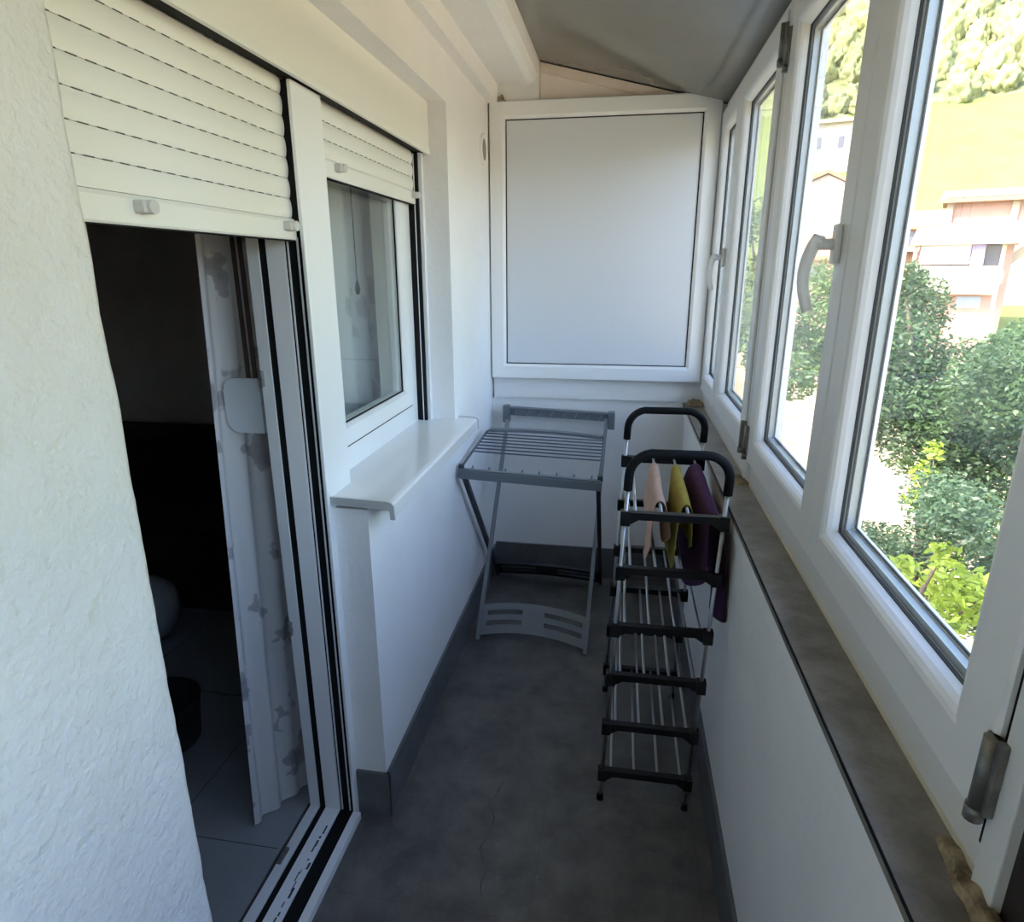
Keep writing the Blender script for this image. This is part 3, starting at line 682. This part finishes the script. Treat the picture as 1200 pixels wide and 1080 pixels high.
kinds = ['sunlit yellow green rounded tree on the wooded hillside', 'brightest pale yellow green rounded tree on the wooded hillside', 'deeper olive green rounded tree on the wooded hillside']
random.seed(21); cnt = 0; tries = 0; spots = []
while cnt < 290 and tries < 30000:
    tries += 1
    low = tries < 800
    s = random.uniform(106, 131) if low else 131 + 88 * random.random() ** 1.2
    b = math.radians(random.uniform(12.5, 18.5) if low else random.uniform(12.5, 29.5))
    x, y = s * math.sin(b), s * math.cos(b); k = random.randrange(3); r = random.uniform(1.3, 2.4) * (0.35 + s / 190)
    if low: r *= 0.8
    if math.hypot(x - 29.8, y - 112) < 7.5 + r: continue
    if any(math.hypot(x - a, y - b_) < 1.19 * (r + c) for (a, b_, c) in spots): continue
    spots.append((x, y, r))
    if len(protos) < 3:
        k = len(protos); o = crown(3.1 * k + 1, None).build('hillside_tree', fmats[k], smooth=True); protos.append(o)
    else:
        o = protos[k].copy(); C.objects.link(o)
    tag(o, kinds[k], 'tree', 'trees covering the hillside, ' + ('yellow green', 'pale yellow green', 'olive green')[k])
    put(o, None, x, y, r, random.uniform(0, 6.28), random.uniform(1.0, 1.4)); cnt += 1
print('hill trees', cnt)

# houses
def house_root(name, label, loc, rz=-24.8):
    o = empty(name, label, 'house', loc); o.rotation_euler = (0, 0, math.radians(rz)); return o
cream = mat('cream render', (0.40, 0.34, 0.24), 0.9); pinkw = mat('pink render', (0.42, 0.26, 0.20), 0.9); terr = mat('terracotta roof tile', (0.40, 0.20, 0.11), 0.85, var=0.25, vscale=1.5)
lav = mat('lavender awning', (0.30, 0.27, 0.45), 0.8); lin = mat('white laundry', (0.62, 0.62, 0.64), 0.9); dk = mat('dark window glass', (0.10, 0.10, 0.13), 0.2); blu = mat('pale blue shutter', (0.28, 0.36, 0.50), 0.6); tan = mat('sandy concrete', (0.40, 0.34, 0.24), 0.9)
H = house_root('house', 'cream house with white laundry on its balcony in the valley', (26.85, 57.95, GZ)); b0 = 3.1 - GZ
def hz(v): return b0 - (v - 290) * 0.064
def hx(u): return (u - 1140) * 0.067
H_parts = [
    ('wall', MB().box(hx(1086), hx(1180), 0.9, 7, 0, hz(284)), pinkw), ('balcony_floor', MB().box(hx(1084), hx(1168), -0.4, 1, hz(345), hz(341)), tan),
    ('balcony_parapet', MB().box(hx(1084), hx(1168), -0.45, -0.30, hz(344), hz(311)), cream), ('roof', MB().prism([(-0.9, hz(283)), (4.0, hz(262)), (8, hz(280)), (8, hz(284)), (4.0, hz(266)), (-0.9, hz(286))], 'x', hx(1078), hx(1188)), cream),
    ('laundry', MB().box(hx(1089), hx(1139), -0.2, -0.15, hz(309), hz(286)), lin), ('awning', MB().box(hx(1140), hx(1153), -0.2, -0.12, hz(310), hz(285)), lav),
    ('window', MB().box(hx(1154), hx(1168), 0.82, 0.92, hz(310), hz(286)), dk), ('window', MB().box(hx(1134), hx(1158), 0.82, 0.92, hz(362), hz(348)), blu),
    ('post', MB().box(hx(1168), hx(1172), -0.45, -0.1, 0, hz(280)), cream), ('post', MB().box(hx(1082), hx(1086), -0.45, -0.1, 0, hz(280)), cream), ('stair_rail', MB().prism([(hx(1175), hz(300)), (hx(1230), hz(250)), (hx(1230), hz(262)), (hx(1175), hz(315))], 'y', 2.0, 2.2), tan)]
for (n, mb, mt) in H_parts: mb.build(n, mt, H)
G = house_root('house', 'long terracotta pink house with pale pillars behind the laundry balcony', (33.3, 71.9, GZ)); b0 = 3.5 - GZ
s2_ = 0.083
def gz(v): return b0 + 0.0 - (v - 290) * s2_
def gx(u): return (u - 1140) * s2_
MB().box(gx(1108), gx(1330), 0.6, 8, 0, gz(234)).build('wall', pinkw, G)
MB().prism([(-0.6, gz(236)), (4, gz(222)), (8.5, gz(234)), (8.5, gz(238)), (4, gz(227)), (-0.6, gz(240))], 'x', gx(1100), gx(1335)).build('roof', terr, G)
MB().box(gx(1106), gx(1332), -0.5, -0.3, gz(234), gz(231)).build('eave', cream, G)
for u in (1111, 1173, 1235, 1300): MB().box(gx(u) - 0.28, gx(u) + 0.28, 0.2, 0.7, 0, gz(236)).build('pillar', cream, G)
MB().box(gx(1106), gx(1332), 0.1, 0.6, gz(266), gz(262)).build('balcony_slab', cream, G)
N = house_root('house', 'low terracotta house left of the laundry balcony house', (24.9, 70.3, GZ), -22); b0 = 3.0 - GZ
MB().box(-3.0, 4.5, 0, 4, 0, b0 + 2.4).build('wall', mat('orange render', (0.42, 0.23, 0.12), 0.9), N)
MB().prism([(-0.6, b0 + 2.3), (2, b0 + 3.9), (4.5, b0 + 2.3), (4.5, b0 + 2.1), (2, b0 + 3.6), (-0.6, b0 + 2.1)], 'x', -3.4, 4.9).build('roof', terr, N)
MB().box(-2.9, 4.5, -0.9, 0, b0 + 0.1, b0 + 0.5).build('balcony', cream, N)
for x in (-2.7, 0.8, 4.2): MB().box(x - 0.15, x + 0.15, -0.9, -0.6, 0, b0 + 2.2).build('pillar', cream, N)
for x in (-1.4, 2.2): MB().box(x - 0.5, x + 0.5, -0.06, 0.05, b0 + 0.7, b0 + 1.9).build('window', dk, N)
E_ = house_root('house', 'tall pale cream house with three small dark windows seen past the handle', (17.3, 66.5, GZ), -16); b0 = 4.5 - GZ
MB().prism([(-2.0, 0), (2.1, 0), (2.1, b0 + 4.4), (0.5, b0 + 5.2), (-2.0, b0 + 4.2)], 'y', 0, 7).build('wall', mat('pale render', (0.50, 0.45, 0.37), 0.9), E_)
MB().prism([(-2.4, b0 + 4.1), (0.5, b0 + 5.3), (2.6, b0 + 4.2), (2.6, b0 + 4.5), (0.5, b0 + 5.65), (-2.4, b0 + 4.4)], 'y', -0.4, 7.4).build('roof', terr, E_)
for (x, z) in ((-1.1, 2.2), (-1.2, 0.2), (-1.25, -1.6)): MB().box(x - 0.16, x + 0.16, -0.05, 0.05, b0 + z - 0.22, b0 + z + 0.22).build('window', dk, E_)
Q = house_root('house', 'low terracotta roofed house below the pale cream house', (15.2, 56.0, GZ), -16); b0 = 1.2 - GZ
MB().box(-3.2, 3.4, 0, 5, 0, b0 + 1.2).build('wall', pinkw, Q)
MB().prism([(-0.5, b0 + 1.0), (2.5, b0 + 2.8), (5.5, b0 + 1.0), (5.5, b0 + 1.3), (2.5, b0 + 3.1), (-0.5, b0 + 1.3)], 'x', -3.6, 3.8).build('roof', terr, Q)
MB().box(-1, 0.4, -0.05, 0.05, b0 - 0.6, b0 + 0.6).build('window', dk, Q)
U = house_root('house', 'pale flat roofed building high on the hillside', (29.6, 110.0, 14.0), -15)
MB().box(-3.5, 4.5, 0, 6, -6, 8.0).build('wall', mat('pale hillside render', (0.46, 0.40, 0.33), 0.9), U)
MB().box(-3.9, 4.9, -0.6, 6.4, 8.0, 8.5).build('roof', cream, U)
for x in (-2, 1, 3.5): MB().box(x - 0.4, x + 0.4, -0.05, 0.05, 4.6, 6.2).build('window', dk, U)

# near trees
CLUMPS_A = [(4.77, 12.09, 0.85, 0.7), (4.06, 10.69, 0.23, 0.79), (4.86, 10.43, -0.17, 0.79), (4.69, 8.91, 0.1, 0.59), (4.44, 9.89, -0.71, 0.74), (5.16, 9.83, -1.11, 0.68), (3.68, 10.02, -0.38, 0.53), (5.39, 10.09, 0.33, 0.42), (4.11, 10.66, 1.37, 0.32), (5.2, 9.54, -1.79, 0.55), (5.46, 9.31, -0.47, 0.68), (6.48, 11.44, 0.18, 0.68)]
CLUMPS_D = [(3.89, 13.84, 1.15, 0.59), (3.26, 12.27, 0.46, 0.58), (3.44, 11.86, 0.06, 0.52), (2.52, 9.88, 0.05, 0.38), (2.26, 11.7, 1.35, 0.43), (2.0, 11.38, 0.66, 0.5), (2.57, 11.56, 0.08, 0.51), (2.01, 11.62, 2.29, 0.39)]
CLUMPS_B = [(3.31, 8.0, -1.83, 0.38), (2.75, 7.24, -1.39, 0.25), (3.34, 7.11, -1.48, 0.4), (3.2, 6.16, -0.7, 0.38), (3.44, 7.11, -0.82, 0.37), (3.83, 6.77, -1.98, 0.27), (2.8, 6.82, -1.79, 0.35), (3.9, 6.8, -1.39, 0.36), (3.2, 6.77, -2.25, 0.42)]
CLUMPS_C = [(3.38, 6.83, -1.74, 0.27), (3.3, 6.24, -1.39, 0.28), (3.32, 6.02, -1.55, 0.24), (2.33, 5.11, -0.72, 0.11), (3.01, 5.95, -0.97, 0.14), (3.35, 5.86, -1.33, 0.23), (3.05, 5.86, -1.62, 0.21), (3.55, 7.75, -0.75, 0.17), (3.45, 7.6, -1.0, 0.15), (3.62, 7.8, -0.45, 0.12)]
def leaves(mb, rnd, cl, n, size):
    for (cx, cy, cz2, r) in cl:
        for k in range(int(n * (r / 0.5) ** 2)):
            d = Vector((rnd.gauss(0, 1), rnd.gauss(0, 1), rnd.gauss(0, 1))).normalized() * r * (rnd.random() ** 0.45)
            p = Vector((cx, cy, cz2)) + d; sz = size * rnd.uniform(0.6, 1.3)
            a = Vector((rnd.gauss(0, 1), rnd.gauss(0, 1), rnd.gauss(0, 0.6))).normalized(); b = a.orthogonal().normalized()
            c = a.cross(b); a = a * sz; b = (b * math.cos(k) + c * math.sin(k)) * sz * 0.45
            mb.quad(p - a, p - b, p + a, p + b)
def tree(name, label, base, cl, n, size, mt, seed, trunk_r):
    rnd = random.Random(seed); Tt = Asm(name, label, 'tree', base)
    cx = sum(c[0] for c in cl) / len(cl); cy = sum(c[1] for c in cl) / len(cl); czm = sum(c[2] for c in cl) / len(cl)
    fork = Vector((cx, cy, czm - 1.3)); mb = MB()
    mb.tube([Vector(base), Vector(base).lerp(fork, 0.5) + Vector((0.1, 0.08, 0)), fork], [trunk_r, trunk_r * 0.8, trunk_r * 0.6], 10)
    for c in cl:
        e = Vector(c[:3]); mdl = fork.lerp(e, 0.5) + Vector((rnd.uniform(-.15, .15), rnd.uniform(-.15, .15), 0.12))
        mb.tube([fork, mdl, e], [trunk_r * 0.42, trunk_r * 0.25, trunk_r * 0.08], 7)
    Tt.part(mb, 'trunk', bark)
    mb = MB(); leaves(mb, rnd, cl, n, size); Tt.part(mb, 'foliage', mt, recalc=False)
bark = mat('brown bark', (0.12, 0.085, 0.06), 0.95, var=0.4, vscale=20)
lf1 = mat('deep green leaves', (0.085, 0.15, 0.055), 0.5, trans=0.3, var=0.6, vscale=1.5); lf2 = mat('blue green leaves', (0.08, 0.14, 0.07), 0.5, trans=0.3, var=0.6, vscale=1.5)
lf3 = mat('lime green leaves', (0.34, 0.44, 0.06), 0.55, trans=0.4, var=0.2, vscale=2); lf4 = mat('mid green leaves', (0.16, 0.24, 0.07), 0.55, trans=0.35, var=0.4, vscale=1.5)
tree('leafy_tree', 'tall deep green leafy tree outside the near window', (4.7, 10.2, GZ), CLUMPS_A, 2300, 0.042, lf1, 5, 0.16)
tree('leafy_tree', 'bushy blue green tree low outside the near window', (3.3, 7.0, GZ), CLUMPS_B, 2400, 0.034, lf2, 6, 0.11)
tree('leafy_tree', 'small lime green maple at the bottom of the near window view', (3.15, 6.1, GZ), CLUMPS_C, 900, 0.05, lf3, 7, 0.07)
tree('leafy_tree', 'mid green tree seen beyond the window handle', (2.9, 12.0, GZ), CLUMPS_D, 1300, 0.05, lf4, 8, 0.14)
